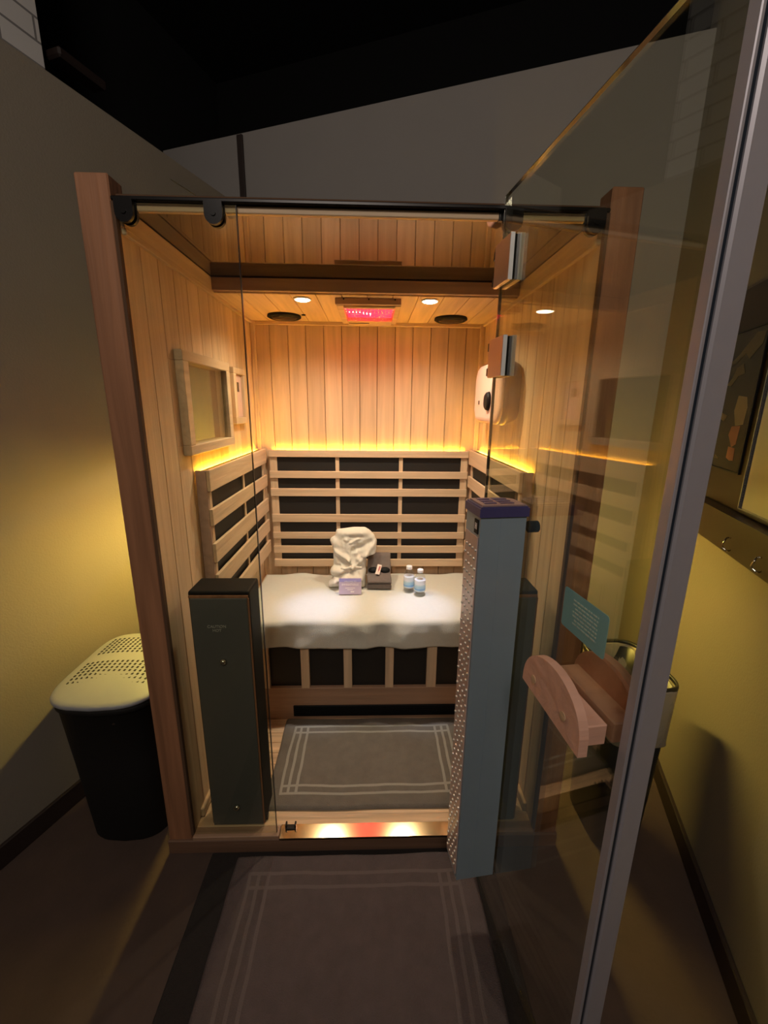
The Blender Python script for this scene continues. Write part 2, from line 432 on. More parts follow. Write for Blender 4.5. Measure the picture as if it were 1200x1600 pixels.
# left wall with a window opening (y .255-.615, z 1.275-1.53)
WY0, WY1, WZ0, WZ1 = .262, .612, 1.275, 1.530
def side_wall(x_in, sgn, hole):
    mb = MB(); n = 12; pw = D/n
    xa, xb = x_in, x_in+sgn*.02
    for i in range(n):
        y0, y1 = i*pw+.0012, (i+1)*pw-.0012
        segs = [(0, 1.85, y0, y1)]
        if hole and y1 > WY0 and y0 < WY1:
            segs = [(0, WZ0, y0, y1), (WZ1, 1.85, y0, y1)]
            if y0 < WY0: segs.append((WZ0, WZ1, y0, WY0))
            if y1 > WY1: segs.append((WZ0, WZ1, WY1, y1))
        for z0, z1, a, b in segs:
            mb.box((min(xa, xb), a, z0), (max(xa, xb), b, z1), .0014 if b-a > .01 and z1-z0 > .01 else 0)
    xc, xd = x_in+sgn*.018, x_in+sgn*.040
    xc, xd = min(xc, xd), max(xc, xd)
    if hole:
        for (a, b, z0, z1) in ((0.01, D+.05, 0, WZ0), (0.01, D+.05, WZ1, 1.85), (.01, WY0, WZ0, WZ1), (WY1, D+.05, WZ0, WZ1)):
            mb.box((xc, a, z0), (xd, b, z1), 0, 1)
    else: mb.box((xc, .01, 0), (xd, D+.05, 1.85), 0, 1)
    return mb
M['outer'] = wood('outer_wood', (.33, .19, .11), 'Z')
part('side_wall', side_wall(0, -1, True), ['wood_z', 'outer'], cab)
part('side_wall', side_wall(W, 1, False), ['wood_z', 'outer'], cab)
# corner strips
mb = MB(); mb.box((0, D-.022, 0), (.022, D, 1.80), .003); part('corner_strip', mb, 'wood_z', cab)
mb = MB(); mb.box((W-.022, D-.022, 0), (W, D, 1.80), .003); part('corner_strip', mb, 'wood_z', cab)
# front posts
mb = MB(); mb.box((-.082, -.004, FZ), (-.006, .055, 1.907), .003); part('front_post', mb, 'post', cab)
mb = MB(); mb.box((W+.006, -.004, FZ), (W+.082, .055, 1.907), .003); part('front_post', mb, 'post', cab)
# crown boards on the side walls and the lit lip strip below
for x0, x1, xs0, xs1 in ((-.02, .006, 0, .013), (W-.011, W+.02, W-.013, W)):
    mb = MB(); mb.box((x0+(.006 if x0 < .5 else -.0), .012, 1.803), (x1+(.005 if x0 < .5 else 0), D, 1.85), .001); part('crown_board', mb, 'wood_y', cab)
    mb = MB(); mb.box((xs0, .012, 1.788), (xs1, D, 1.803), .002); part('crown_strip', mb, 'wood_y', cab)
mb = MB(); mb.box((.013, D-.014, 1.784), (W-.013, D, 1.80), .002); part('crown_strip', mb, 'wood_x', cab)
# rear ceiling: boards running front to back, fascia at its front edge
mb = MB(); n = 12; pw = W/n
for i in range(n): mb.box((i*pw+.001, YF+.016, HC), ((i+1)*pw-.001, D, HC+.015), .0014)
mb.box((0, YF+.016, HC+.013), (W, D, HC+.05), 0, 1)
part('ceiling_boards', mb, ['wood_y', 'backing'], cab)
mb = MB(); mb.box((.004, YF, 1.806), (W-.004, YF+.018, 1.850), .002); part('ceiling_fascia', mb, 'fascia', cab)
# smoked roof panel over the front half
mb = MB(); mb.box((-.01, .02, 1.852), (W+.01, YF+.05, 1.860)); part('roof_panel', mb, 'roof_glass', cab, label='smoked glossy roof panel over the front half')
mb = MB(); mb.box((-.040, .02, 1.861), (W+.040, D+.05, 1.875)); part('roof_cover', mb, 'backing', cab)
# header over the glass
mb = MB(); mb.box((-.006, .008, 1.836), (W+.006, .022, 1.852), .002); part('header_strip', mb, 'wood_x', cab)
mb = MB(); mb.box((-.006, -.006, 1.853), (W+.006, .018, 1.862), .002); part('header_rail', mb, 'blackmetal', cab, label='black metal header rail')
# fixed glass
for x0, x1 in ((.004, .277), (.907, W-.004)):
    mb = MB(); mb.box((x0-(.007 if x0 < .5 else 0), -.004, .004), (x1+(.007 if x1 > .5 else 0), .004, 1.848)); part('fixed_glass', mb, 'glass', cab)
    gx = -.0055 if x0 < .5 else W-.0025
    mb = MB(); mb.box((gx, -.007, .003), (gx+.008, .007, 1.850)); part('glass_gasket', mb, 'backing', cab)
    mb = MB()
    e0 = x1 if x1 < .5 else x0
    mb.box((e0-.0009, -.0042, .004), (e0+.0009, .0042, 1.848)); part('glass_edge', mb, 'blackmetal', cab)
# half-round glass clamps
for cx in (.025, .227, .925, 1.122):
    pts = [(cx-.021, -.014, 1.853), (cx-.021, -.014, 1.826)]
    for i in range(1, 12):
        a = PI+PI*i/12; pts.append((cx+.021*math.cos(a), -.014, 1.826+.021*math.sin(a)))
    pts += [(cx+.021, -.014, 1.826), (cx+.021, -.014, 1.853)]
    mb = MB(); mb.prism(pts, (0, .009, 0)); mb.prism([(p[0], p[1]+.019, p[2]) for p in pts], (0, .009, 0))
    c_ = part('glass_clamp', mb, 'blackmetal', cab)
    mb = MB(); mb.cyl((cx, -.0145, 1.828), (cx, -.0165, 1.828), .006, n=16); part('clamp_screw', mb, 'blackmetal', cab, c_)
# floor boards, skirting, sill, threshold, plinth
mb = MB(); n = 9; pw = .50/n
for i in range(n): mb.box((0.012, .06+i*pw+.0008, -.018), (W-.012, .06+(i+1)*pw-.0008, 0), .001)
mb.box((0, .02, -.06), (W, D, -.016), 0, 1)
part('floor_boards', mb, ['floor_wood', 'backing'], cab)
for x0, x1 in ((0, .012), (W-.012, W)):
    mb = MB(); mb.box((x0, .06, 0), (x1, .52, .035), .003); part('skirting', mb, 'wood_y', cab)
mb = MB(); mb.box((.0, .023, -.03), (W, .060, .002), .002); part('sill_board', mb, 'floor_wood', cab)
mb = MB(); mb.box((.288, -.023, -.009), (.868, .023, .0), .001, 0, Matrix.Translation((0, 0, .0035)) @ Matrix.Rotation(R(8.3), 4, 'X')); part('door_threshold', mb, 'threshold', cab, label='polished metal threshold strip')
for a, b in ((.0, .286), (.870, W)):
    mb = MB(); mb.box((a, -.014, -.014), (b, .023, .0015), .002); part('front_sill', mb, 'bench_base', cab)
mb = MB(); mb.box((-.085, -.012, FZ), (W+.085, .02, -.016), .003); part('plinth', mb, 'plinth', cab)
# little dark catches on the sill
for cx, cy in ((.322, .012), (.219, .05)):
    mb = MB(); mb.box((cx-.018, cy-.008, .003), (cx+.018, cy+.008, .010), .001); mb.box((cx-.018, cy-.008, .009), (cx-.013, cy+.008, .024), .001); mb.box((cx+.013, cy-.008, .009), (cx+.018, cy+.008, .024), .001)
    part('door_catch', mb, 'blackmetal', cab)
# side window: frame and pane
mb = MB()
fx0, fx1 = .0, .026
mb.box((fx0, WY0-.04, WZ0-.032), (fx1, WY1+.036, WZ0), .002); mb.box((fx0, WY0-.04, WZ1), (fx1, WY1+.036, WZ1+.032), .002)
mb.box((fx0, WY0-.04, WZ0), (fx1, WY0, WZ1), .002); mb.box((fx0, WY1, WZ0), (fx1, WY1+.036, WZ1), .002)
wf = part('window_frame', mb, 'wood_y', cab)
mb = MB(); mb.box((.008, WY0, WZ0), (.013, WY1, WZ1)); part('window_pane', mb, 'glass', cab, wf)

# ---- slatted infrared heaters
def heater(name_root, label, origin, rz, length, slats, stiles, depth, thick_end):
    """local x = along the wall, local -y = out of the wall, z up (absolute)"""
    t = thing('infrared_heater', label, 'heater', origin, rz, None)
    mb = MB(); mb.box((.012, -depth+.020, slats[-1][1]+.0), (length-.012, -.010, slats[0][0]-.004), .001); lpart('heating_panel', mb, 'heater', t)
    for z1, z0 in slats:
        mb = MB(); mb.box((0, -depth, z0), (length, -depth+.012, z1), .0015); lpart('slat', mb, 'wood_x', t)
    for a, b in stiles:
        mb = MB(); mb.box((a, -depth+.012, slats[-1][1]), (b, -depth+.0195, slats[0][1]+.002), .001); lpart('stile', mb, 'wood_z', t)
    for a, b in ((-.0005, .0115), (length-.0115, length+.0005)):
        mb = MB(); mb.box((a, -depth+.0125, slats[-1][1]), (b, -.002, slats[0][0]-.001), .0012); lpart('end_board', mb, 'fascia', t)
    mb = MB(); mb.box((.02, -.019, slats[0][0]-.012), (length-.02, -.004, slats[0][0]-.006)); lpart('led_strip', mb, 'led', t, label='glowing amber light strip')
    return t
bs = [(1.182, 1.146), (1.073, 1.036), (.981, .940), (.842, .799), (.742, .706), (.665, .625), (.588, .547)]
heater('b', 'wide slatted wooden heater with black panel on the cabin back wall above the bench', (.064, D, 0), 0, 1.034, bs,
       [(0, .038), (.340, .360), (.672, .692), (.998, 1.034)], .05, 0)
ss = [(1.188, 1.115), (1.053, .995), (.930, .860), (.815, .750), (.700, .635)]
# left: local x runs towards the viewer (-y), local -y must point to +x : rz = +90deg maps local x->+y, -y->+x
heater('l', 'narrow slatted wooden heater with black panel on the left cabin wall below the window', (0, .285, 0), R(90), .77, ss,
       [(0.013, .035), (.40, .42), (.735, .757)], .05, 0)
heater('r', 'narrow slatted wooden heater with black panel on the right cabin wall behind the glass door', (W, .285+.77, 0), R(-90), .77, ss,
       [(0.013, .035), (.35, .37), (.735, .757)], .05, 0)

# ---- bench
bt = thing('sauna_bench', 'wooden sauna bench with black panels below, under the white towel', 'bench', (W/2, .53, 0))
mb = MB()
for i in range(6): mb.box((.002, .545+i*.092, .462), (W-.002, .545+i*.092+.088, .484), .002)
part('seat_boards', mb, 'wood_x', bt)
mb = MB(); mb.box((.002, .535, .42), (W-.002, .548, .462), .002); part('front_rail', mb, 'wood_x', bt)
bp_ = [.06, .14, .281, .318, .471, .508, .657, .694, .843, .887, 1.002, 1.05]
for a, b in ((.04, .14), (.281, .318), (.471, .508), (.657, .694), (.843, .887), (1.01, 1.11)):
    mb = MB(); mb.box((a, .528, .165), (b, .548, .42), .0015); part('stile', mb, 'wood_z', bt)
mb = MB(); mb.box((.04, .549, .15), (1.11, .565, .42)); part('heating_panel', mb, 'heater', bt)
mb = MB(); mb.box((.002, .530, .002), (W-.002, .560, .165), .002); part('base_board', mb, 'bench_base', bt)
mb = MB(); mb.box((.24, .524, .020), (1.02, .532, .075), .002)
for i in range(5): mb.box((.25, .5215, .026+i*.010), (1.01, .525, .029+i*.010))
part('vent_grille', mb, 'black', bt)

# ---- towel spread on the bench
def towel_top(u, v):
    x = .02+u*(1.118-.02)
    # v: 0 rear .. 1 hem at the front
    L1, L2 = .50, .104
    s = v*(L1+L2+.03)
    if s < L1: y = 1.045-s; z = .4995
    elif s < L1+.03:
        a = (s-L1)/.03*PI/2; y = .545-.019*math.sin(a); z = .4995-.019*(1-math.cos(a))
    else: y = .526-.004*math.sin((s-L1-.03)*20); z = .4805-(s-L1-.03)
    nz1 = noise.noise(Vector((x*5, s*5, 3.1))); nz2 = noise.noise(Vector((x*14, s*10, 7.7)))
    z += .004*nz1+.0022*nz2 if s < L1 else .003*noise.noise(Vector((x*6, 1, 1)))
    if s < .07:
        z += max(0, .010*noise.noise(Vector((x*7, 0, 9)))+.005)*(1-s/.07)
    if s > L1-.04:
        k = min(1, (s-L1+.04)/.10)
        fold = math.sin(x*19+2.5*noise.noise(Vector((x*3, s*4, 5)))+s*9)
        y -= k*(.010+.010*fold+.012*nz2+.010*noise.noise(Vector((x*4+s*6, s*3, 1)))); 
    if x < .14: z -= .0; 
    return Vector((x, min(y, 1.046), max(z, .372)))
mb = MB(); mb.grid(lambda u, v: towel_top(u, v), 150, 90)
o = mb.build('bench_towel', 'terry', loc=(W/2, .8, .486))
sm = o.modifiers.new('thick', 'SOLIDIFY'); sm.thickness = .010; sm.offset = -1
tag(o, 'large white terry towel spread over the sauna bench, hanging over its front edge', 'towel')

# ---- white robe, folded and propped upright
rb = thing('bathrobe', 'white folded bathrobe propped up on the bench against the heater slats', 'bathrobe', (.478, .92, .505))
def blob(mb, c, r, rot=(0, 0, 0)):
    from mathutils import Euler
    mb.ball(c, r, rot=Euler(rot).to_matrix())
def robe_finish(o, vox=.0035, disp=.006, sz=.06):
    m1 = o.modifiers.new('r', 'REMESH'); m1.mode = 'VOXEL'; m1.voxel_size = vox; m1.use_smooth_shade = True
    m2 = o.modifiers.new('s', 'SMOOTH'); m2.iterations = 4; m2.factor = .6
    tx = bpy.data.textures.new('folds', 'CLOUDS'); tx.noise_scale = sz; tx.noise_depth = 2
    m3 = o.modifiers.new('d', 'DISPLACE'); m3.texture = tx; m3.strength = disp; m3.mid_level = .5; m3.texture_coords = 'LOCAL'
outline = [(0.415, 0.796), (0.458, 0.801), (0.503, 0.807), (0.56, 0.807), (0.585, 0.792), (0.608, 0.768), (0.614, 0.748), (0.621, 0.745), (0.618, 0.693), (0.614, 0.671), (0.585, 0.668), (0.569, 0.666), (0.565, 0.61), (0.567, 0.582), (0.562, 0.555), (0.563, 0.522), (0.562, 0.504), (0.524, 0.504), (0.466, 0.504), (0.423, 0.504), (0.398, 0.504), (0.372, 0.508), (0.373, 0.527), (0.399, 0.553), (0.383, 0.573), (0.381, 0.585), (0.388, 0.6), (0.4, 0.615), (0.399, 0.659), (0.398, 0.698), (0.388, 0.722), (0.38, 0.741), (0.391, 0.756), (0.408, 0.763)]
ridges = [(((0.401, 0.693), (0.479, 0.650)), .014, .011), (((0.479, 0.650), (0.497, 0.618)), .012, .010), (((0.466, 0.749), (0.493, 0.715)), .010, .009), (((0.493, 0.715), (0.514, 0.683)), .010, .009),
          (((0.606, 0.727), (0.567, 0.674)), .014, .012), (((0.567, 0.674), (0.502, 0.615)), .013, .012), (((0.450, 0.785), (0.560, 0.785)), .012, .016), (((0.383, 0.590), (0.440, 0.598)), .020, .016),
          (((0.440, 0.598), (0.493, 0.610)), .014, .012), (((0.380, 0.520), (0.408, 0.548)), .020, .015), (((0.408, 0.548), (0.467, 0.566)), .020, .015), (((0.525, 0.655), (0.560, 0.627)), .009, .010),
          (((0.467, 0.566), (0.545, 0.560)), .018, .016), (((0.484, 0.732), (0.53, 0.756)), .008, .007), (((0.405, 0.76), (0.400, 0.70)), .010, .012), (((.54, .59), (.556, .53)), .012, .012)]
valleys = [(((0.412, 0.672), (0.490, 0.622)), .012, .008), (((0.478, 0.735), (0.505, 0.695)), .014, .008), (((0.485, 0.766), (0.544, 0.765)), .010, .006), (((0.505, .70), (.590, .735)), .014, .014),
           (((0.400, 0.566), (0.47, 0.585)), .012, .007), (((0.43, 0.535), (0.54, 0.54)), .014, .008), (((.545, .66), (.515, .63)), .008, .007), (((.40, .62), (.43, .618)), .010, .007)]
def sdist(p, a, b):
    a = Vector(a); b = Vector(b); d = b-a; t = max(0, min(1, (p-a).dot(d)/d.length_squared)); return (p-(a+d*t)).length
def resample(pts, n):
    P = [Vector(p) for p in pts]; L = [0]
    for i in range(len(P)): L.append(L[-1]+(P[(i+1) % len(P)]-P[i]).length)
    out = []
    for k in range(n):
        t = L[-1]*k/n; i = max(j for j in range(len(P)) if L[j] <= t); f = (t-L[i])/(L[i+1]-L[i]); out.append(P[i].lerp(P[(i+1) % len(P)], f))
    for _ in range(2): out = [(out[i-1]+out[i]*2+out[(i+1) % n])/4 for i in range(n)]
    return out
OL = resample(outline, 200)
def lean(z): return .885+(z-.5)*.16
def robe_pt(rho, k, side):
    o = OL[k]; cz = min(.76, max(.53, o.y)); c = Vector((.487+.3*(o.x-.487)*0, cz*.55+.65*.45))
    p = c.lerp(o, rho)
    th = (1-rho**5)**.5 if rho < 1 else 0
    y = lean(p.y)
    if side < 0:
        f = 0
        for (sg, am, wd) in ridges: f += am*math.exp(-(sdist(p, *sg)/wd)**2)
        for (sg, am, wd) in valleys: f -= am*math.exp(-(sdist(p, *sg)/wd)**2)
        f += .004*noise.noise(Vector((p.x*30, p.y*30, 2)))+.002*noise.noise(Vector((p.x*70, p.y*70, 2)))
        dep = .026+.020*max(0, (.62-p.y)/.12)
        y -= th*(dep+f)
    else: y += th*.022
    return Vector((p.x, y, p.y))
mb = MB(); n = len(OL); NR = 50
fr = [[mb.bm.verts.new(robe_pt(j/NR, k, -1)) for k in range(n)] for j in range(1, NR)]
edge = [mb.bm.verts.new(robe_pt(1, k, -1)) for k in range(n)]
bk = [[mb.bm.verts.new(robe_pt(j/NR, k, 1)) for k in range(n)] for j in range(NR-1, 0, -6)]
rings = fr+[edge]+bk
for a_, b_ in zip(rings, rings[1:]):
    for k in range(n):
        f = mb.bm.faces.new((a_[k], a_[(k+1) % n], b_[(k+1) % n], b_[k])); f.smooth = True
mb.bm.faces.new(rings[0]); mb.bm.faces.new(list(reversed(rings[-1])))
part('robe_body', mb, 'robe', rb)
mb = MB(); mb.tube([(.44+.012*i, .862-.004*math.sin(i*.7)+.012*(i/9), .612-.004*math.sin(i)) for i in range(10)], .0075, n=12); part('robe_belt', mb, 'robe', rb)

# ---- grey folded towel
gt = thing('folded_towel', 'dark grey folded towel leaning beside the white bathrobe', 'towel', (.632, .88, .505))
def slab_profile(mb, prof, x0, x1, th, mi=0, n=20):
    """ribbon of thickness th following prof (y,z) with rounded sides"""
    pts = [Vector((0, y, z)) for y, z in prof]; N = len(pts)
    def nrm(i):
        d = pts[min(i+1, N-1)]-pts[max(i-1, 0)]; d.normalize(); return Vector((0, -d.z, d.y))
    K = 20
    def fn(u, v):
        i = u*(N-1); i0 = min(int(i), N-2); f = i-i0
        p = pts[i0].lerp(pts[i0+1], f); nn = (nrm(i0)*(1-f)+nrm(i0+1)*f).normalized()
        a = 2*PI*v; c, s = math.cos(a), math.sin(a)
        e = .25
        cx = math.copysign(abs(c)**e, c); sx = math.copysign(abs(s)**(.5), s)
        q = p+nn*(sx*th/2)
        w_ = (x1-x0)/2*cx+(x0+x1)/2
        q.x = w_+.003*noise.noise(Vector((w_*20, q.y*25, q.z*25)))
        q += nn*.0025*noise.noise(Vector((w_*30, q.y*30, q.z*30+5)))
        return q
    vs = mb.grid(fn, n, 32, mi, closed_v=True)
    mb.bm.faces.new(list(reversed(vs[0]))); mb.bm.faces.new(vs[-1])
mb = MB(); slab_profile(mb, [(.845, .5115), (.90, .5125), (.96, .5135)], .572, .695, .0125); part('towel_layer', mb, 'greytowel', gt)
mb = MB(); slab_profile(mb, [(.842, .5245), (.90, .5255), (.96, .5265)], .573, .693, .0125); part('towel_layer', mb, 'greytowel', gt)
mb = MB(); slab_profile(mb, [(.843, .5385), (.85, .546), (.862, .552), (.885, .560), (.91, .578), (.93, .600), (.947, .624), (.958, .640), (.970, .646), (.980, .640), (.984, .628)], .573, .694, .022, n=34); part('towel_layer', mb, 'greytowel', gt)

# ---- goggles and sachet on the grey towel
gg = thing('eye_goggles', 'black protective tanning goggles resting on the grey towel under a small sachet', 'goggles', (.63, .885, .575))
slope = Matrix.Translation((.633, .898, .586)) @ Matrix.Rotation(R(42), 4, 'X')
for sx in (-1, 1):
    mb = MB()
    mb.grid(lambda u, v: slope @ Vector((sx*.030+.026*math.cos(2*PI*v)*math.cos(u*PI/2), .0165*math.sin(2*PI*v)*math.cos(u*PI/2), .011*math.sin(u*PI/2)**.8)), 10, 24, closed_v=True)
    part('eye_cup', mb, 'black', gg)
mb = MB(); mb.tube([slope @ Vector((-.006+.012*i/6, 0, .004+.003*math.sin(PI*i/6))) for i in range(7)], .0025); part('nose_bridge', mb, 'black', gg)
sc_ = thing('sachet', 'small cream and red sachet lying across the black goggles', 'sachet', (.63, .885, .60))
sm_ = slope @ Matrix.Translation((-.003, -.004, .0145)) @ Matrix.Rotation(R(-14), 4, 'Z')
mb = MB()
mb.grid(lambda u, v: sm_ @ Vector(((v-.5)*.022, (u-.5)*.056, .0028*math.sin(PI*u)*math.sin(PI*v)+.001)), 14, 8)
mb.grid(lambda u, v: sm_ @ Vector(((v-.5)*.022, (u-.5)*.056, -.0008*math.sin(PI*u)*math.sin(PI*v)+.0008)), 14, 8)
part('pouch', mb, 'sachet', sc_)
mb = MB(); mb.prism([sm_ @ Vector(p) for p in ((0, .020, .0036), (.008, .018, .003), (.006, -.002, .0042), (.0, -.018, .0034), (-.002, 0, .0042))], (0, -.0003, .0004)); part('red_print', mb, 'sachetred', sc_)

# ---- lavender card standing in front of the robe
cd = thing('greeting_card', 'small lavender card with pale lettering standing in front of the bathrobe', 'card', (.489, .786, .502))
cm = Matrix.Translation((.489, .786, .5035)) @ Matrix.Rotation(R(-12), 4, 'X')
mb = MB(); mb.box((-.055, -.001, 0), (.055, .001, .080), 0, 0, cm); part('card_front', mb, 'card', cd)
mb = MB(); mb.box((-.053, -.0016, .062), (.053, -.0010, .078), 0, 0, cm); part('card_band', mb, 'cardband', cd)
bm2 = Matrix.Translation((.489, .822, .5035)) @ Matrix.Rotation(R(14), 4, 'X')
mb = MB(); mb.box((-.055, -.001, 0), (.055, .001, .080), 0, 0, bm2); part('card_back', mb, 'card', cd)
tm = cm @ frame_mtx((0, -.0017, .060), (1, 0, 0), (0, 0, 1))
text('title_lettering', 'sweathouz', .0195, 'print', cm @ frame_mtx((0, -.0014, .050), (1, 0, 0), (0, 0, 1)), cd, cd)
text('small_lettering', 'WELCOME TO', .009, 'print', cm @ frame_mtx((0, -.0018, .064), (1, 0, 0), (0, 0, 1)), cd, cd)
mb = MB(); mb.box((-.024, -.0014, .030), (.024, -.0010, .033), 0, 0, cm); mb.box((-.014, -.0014, .022), (.014, -.0010, .025), 0, 0, cm); part('text_line', mb, 'print', cd)
mb = MB(); mb.box((.002, -.0014, .010), (.020, -.0010, .016), 0, 0, cm); part('emblem', mb, 'print', cd)

# ---- water bottles
M['pet'] = glass('clear_bottle_plastic', (.90, .93, .96), 1.33, .02)
M['water'] = glass('water', (.90, .94, .97), 1.2, .0)
def label_mat():
    m, nt, b = mat('bottle_label')
    tc = nd(nt, 'ShaderNodeTexCoord'); sp = nd(nt, 'ShaderNodeSeparateXYZ'); lk(nt, tc.outputs['Object'], sp.inputs[0])
    mr = nd(nt, 'ShaderNodeMapRange'); mr.inputs[1].default_value = .022; mr.inputs[2].default_value = .082; lk(nt, sp.outputs[2], mr.inputs[0])
    rp = nd(nt, 'ShaderNodeValToRGB'); rp.color_ramp.interpolation = 'CONSTANT'
    e = rp.color_ramp.elements; e[0].position = 0; e[0].color = (.62, .74, .82, 1); e[1].position = .14; e[1].color = (.25, .48, .75, 1)
    for p, c in ((.30, (.42, .64, .80, 1)), (.50, (.60, .74, .80, 1)), (.62, (.82, .85, .90, 1))):
        x = e.new(p); x.color = c
    lk(nt, mr.outputs[0], rp.inputs[0]); lk(nt, rp.outputs[0], b.inputs['Base Color']); b.inputs['Roughness'].default_value = .35
    return m
M['label'] = label_mat()
def bottle(loc, label, rz):
    t = thing('water_bottle', label, 'water bottle', loc, rz, 'water bottles on the bench towel')
    r = .027
    prof = [(.018, 0), (r*.93, .002), (r, .008), (r*.96, .014), (r, .020), (r, .082), (r*.98, .088), (r*.86, .098), (r*.55, .110), (.0125, .116), (.0125, .121)]
    mb = MB(); mb.lathe(prof, n=36); lpart('bottle_body', mb, 'pet', t)
    mb = MB(); mb.lathe([(r*1.012, .024), (r*1.015, .026), (r*1.015, .080), (r*1.012, .081)], n=36); lpart('wrap_label', mb, 'label', t)
    mb = MB(); mb.lathe([(.0145, .117), (.0150, .119), (.0150, .131), (.0138, .133)], n=30); lpart('cap', mb, 'white', t)
    return t
bottle((.782, .829, .503), 'left small clear water bottle with blue and white label, set further back', .3)
bottle((.832, .784, .503), 'right small clear water bottle with blue and white label, nearer the bench edge', -.2)

# ---- wall control box on the left wall
cb = thing('control_box', 'small wood-framed pale control panel on the left cabin wall beside the window', 'control panel', (0, .79, 1.44))
mb = MB(); mb.box((0, .712, 1.322), (.022, .872, 1.350), .002); mb.box((0, .712, 1.530), (.022, .872, 1.556), .002); mb.box((0, .712, 1.350), (.022, .744, 1.530), .002); mb.box((0, .846, 1.350), (.022, .872, 1.530), .002)
part('panel_frame', mb, 'wood_z', cb)
mb = MB(); mb.box((0, .745, 1.351), (.010, .845, 1.529)); part('panel_face', mb, 'panelface', cb)
mb = MB(); mb.box((.010, .765, 1.458), (.012, .805, 1.498), .0005); part('display', mb, 'device_side', cb)

# ---- halo device on the right wall
dv = thing('wall_device', 'rounded pale pink appliance with a black round dial on the right cabin wall', 'appliance', (W, .69, 1.45))
def rr_yz(y0, y1, z0, z1, r, x, n=8, bulge=0):
    cy, cz = (y0+y1)/2, (z0+z1)/2
    pts = []
    for a, b in rrect((y1-y0)/2, (z1-z0)/2, r, n):
        pts.append((x, cy+a, cz+b))
    return pts
def shell(mb, y0, y1, z0, z1, r, xs, mi=0):
    """stack of rounded outlines xs = [(x, inset)]"""
    rings = []
    for x, ins in xs:
        rings.append([mb.bm.verts.new(Vector(p)) for p in rr_yz(y0+ins, y1-ins, z0+ins, z1-ins, max(.004, r-ins), x)])
    n = len(rings[0])
    for k in range(len(rings)-1):
        for i in range(n):
            f = mb.bm.faces.new((rings[k][i], rings[k][(i+1) % n], rings[k+1][(i+1) % n], rings[k+1][i])); f.smooth = True; f.material_index = mi
    mb.bm.faces.new(rings[0]); mb.bm.faces.new(list(reversed(rings[-1])))
mb = MB(); shell(mb, .475, .885, 1.335, 1.585, .07, [(W, .020), (W-.040, .0), (W-.066, .002)]); part('back_shell', mb, 'device_side', dv)
mb = MB(); shell(mb, .480, .885, 1.338, 1.580, .07, [(W-.0665, 0), (W-.074, .003), (W-.080, .012), (W-.082, .024)]); part('front_cover', mb, 'device', dv)
mb = MB(); shell(mb, .595, .665, 1.39, 1.465, .032, [(W-.0825, 0), (W-.092, .003), (W-.097, .010)]); part('dial', mb, 'black', dv)
mb = MB(); mb.box((W-.084, .775, 1.415), (W-.0825, .795, 1.432)); part('button', mb, 'device_side', dv)
# ---- ceiling fittings
def ring_fit(cx, cy, r, name, label, cat):
    t = thing(name, label, cat, (cx, cy, HC))
    return t
for (cx, cy, side) in ((.193, .955, 'left'), (.955, .955, 'right')):
    t = thing('ceiling_speaker', f'round black speaker grille in the cabin ceiling, {side} of the red lamp', 'speaker', (cx, cy, HC-.012), 0, 'ceiling speakers')
    mb = MB(); mb.lathe([(.074, .012), (.076, .004), (.068, -.001), (.060, .0)], n=40); part_ = lpart('speaker_ring', mb, 'black', t)
    mb = MB()
    mb.lathe([(.060, .0015), (.045, -.004), (.02, -.006), (.004, -.0065)], n=40)
    lpart('speaker_grille', mb, 'blackmetal', t)
for (cx, cy, side) in ((.326, .640, 'left'), (.815, .632, 'right')):
    t = thing('ceiling_downlight', f'small round warm downlight in the cabin ceiling, {side} of the red lamp', 'light', (cx, cy, HC-.006), 0, 'ceiling downlights')
    mb = MB(); mb.lathe([(.034, .006), (.034, .001), (.031, .0), (.029, .002)], n=32); lpart('trim_ring', mb, 'white', t)
    mb = MB(); mb.lathe([(.027, .0), (.022, -.002), (.004, -.0025)], n=32); lpart('lens', mb, 'lamp', t)
    light('downlight_beam', 'SPOT', (cx, cy, HC-.012), SPOT_E, (1.0, .87, .64), (cx, cy+.04, .5), spot_size=R(150), spot_blend=1.0, shadow_soft_size=.02)
    light('downlight_core', 'SPOT', (cx, cy, HC-.012), 44.0, (.50, .62, 1.0), (cx+.02*(1 if side == 'left' else 0), cy+.03, .5), spot_size=R(20), spot_blend=1.0, shadow_soft_size=.02)
mb = MB(); mb.lathe([(.009, .004), (.009, 0), (.004, -.001)], n=16, c=(.285, .93, HC-.004))
tag(mb.build('sensor_button', 'black'), 'tiny black sensor in the cabin ceiling beside the left speaker', 'sensor')
rl = thing('red_ceiling_lamp', 'box-shaped ceiling heater lamp glowing red behind a wire grid', 'lamp', (.58, .75, HC-.03))
mb = MB(); mb.box((.452, .612, 1.777), (.704, .630, 1.7995), .002); part('front_board', mb, 'fascia', rl)
for cx in (.485, .58, .68):
    mb = MB(); mb.cyl((cx, .6115, 1.7945), (cx, .608, 1.7945), .003, n=12); part('screw', mb, 'blackmetal', rl)
mb = MB()
mb.box((.456, .631, 1.775), (.482, .99, 1.7995), .002); mb.box((.682, .631, 1.775), (.704, .99, 1.7995), .002); mb.box((.483, .90, 1.770), (.681, .99, 1.7995), .002); mb.box((.483, .631, 1.770), (.681, .655, 1.7995), .002)
part('housing', mb, 'wood_x', rl)
for k in range(3):
    mb = MB(); mb.cyl((.488, .70+k*.075, 1.783), (.678, .70+k*.075, 1.783), .0055, n=12); part('heat_tube', mb, 'red', rl)
mb = MB(); mb.box((.483, .656, 1.7945), (.681, .899, 1.799)); part('reflector', mb, 'red', rl, label='reflector glowing deep red')
mb = MB()
for i in range(14): mb.cyl((.490+i*.0142, .656, 1.772), (.490+i*.0142, .899, 1.772), .0009, n=6)
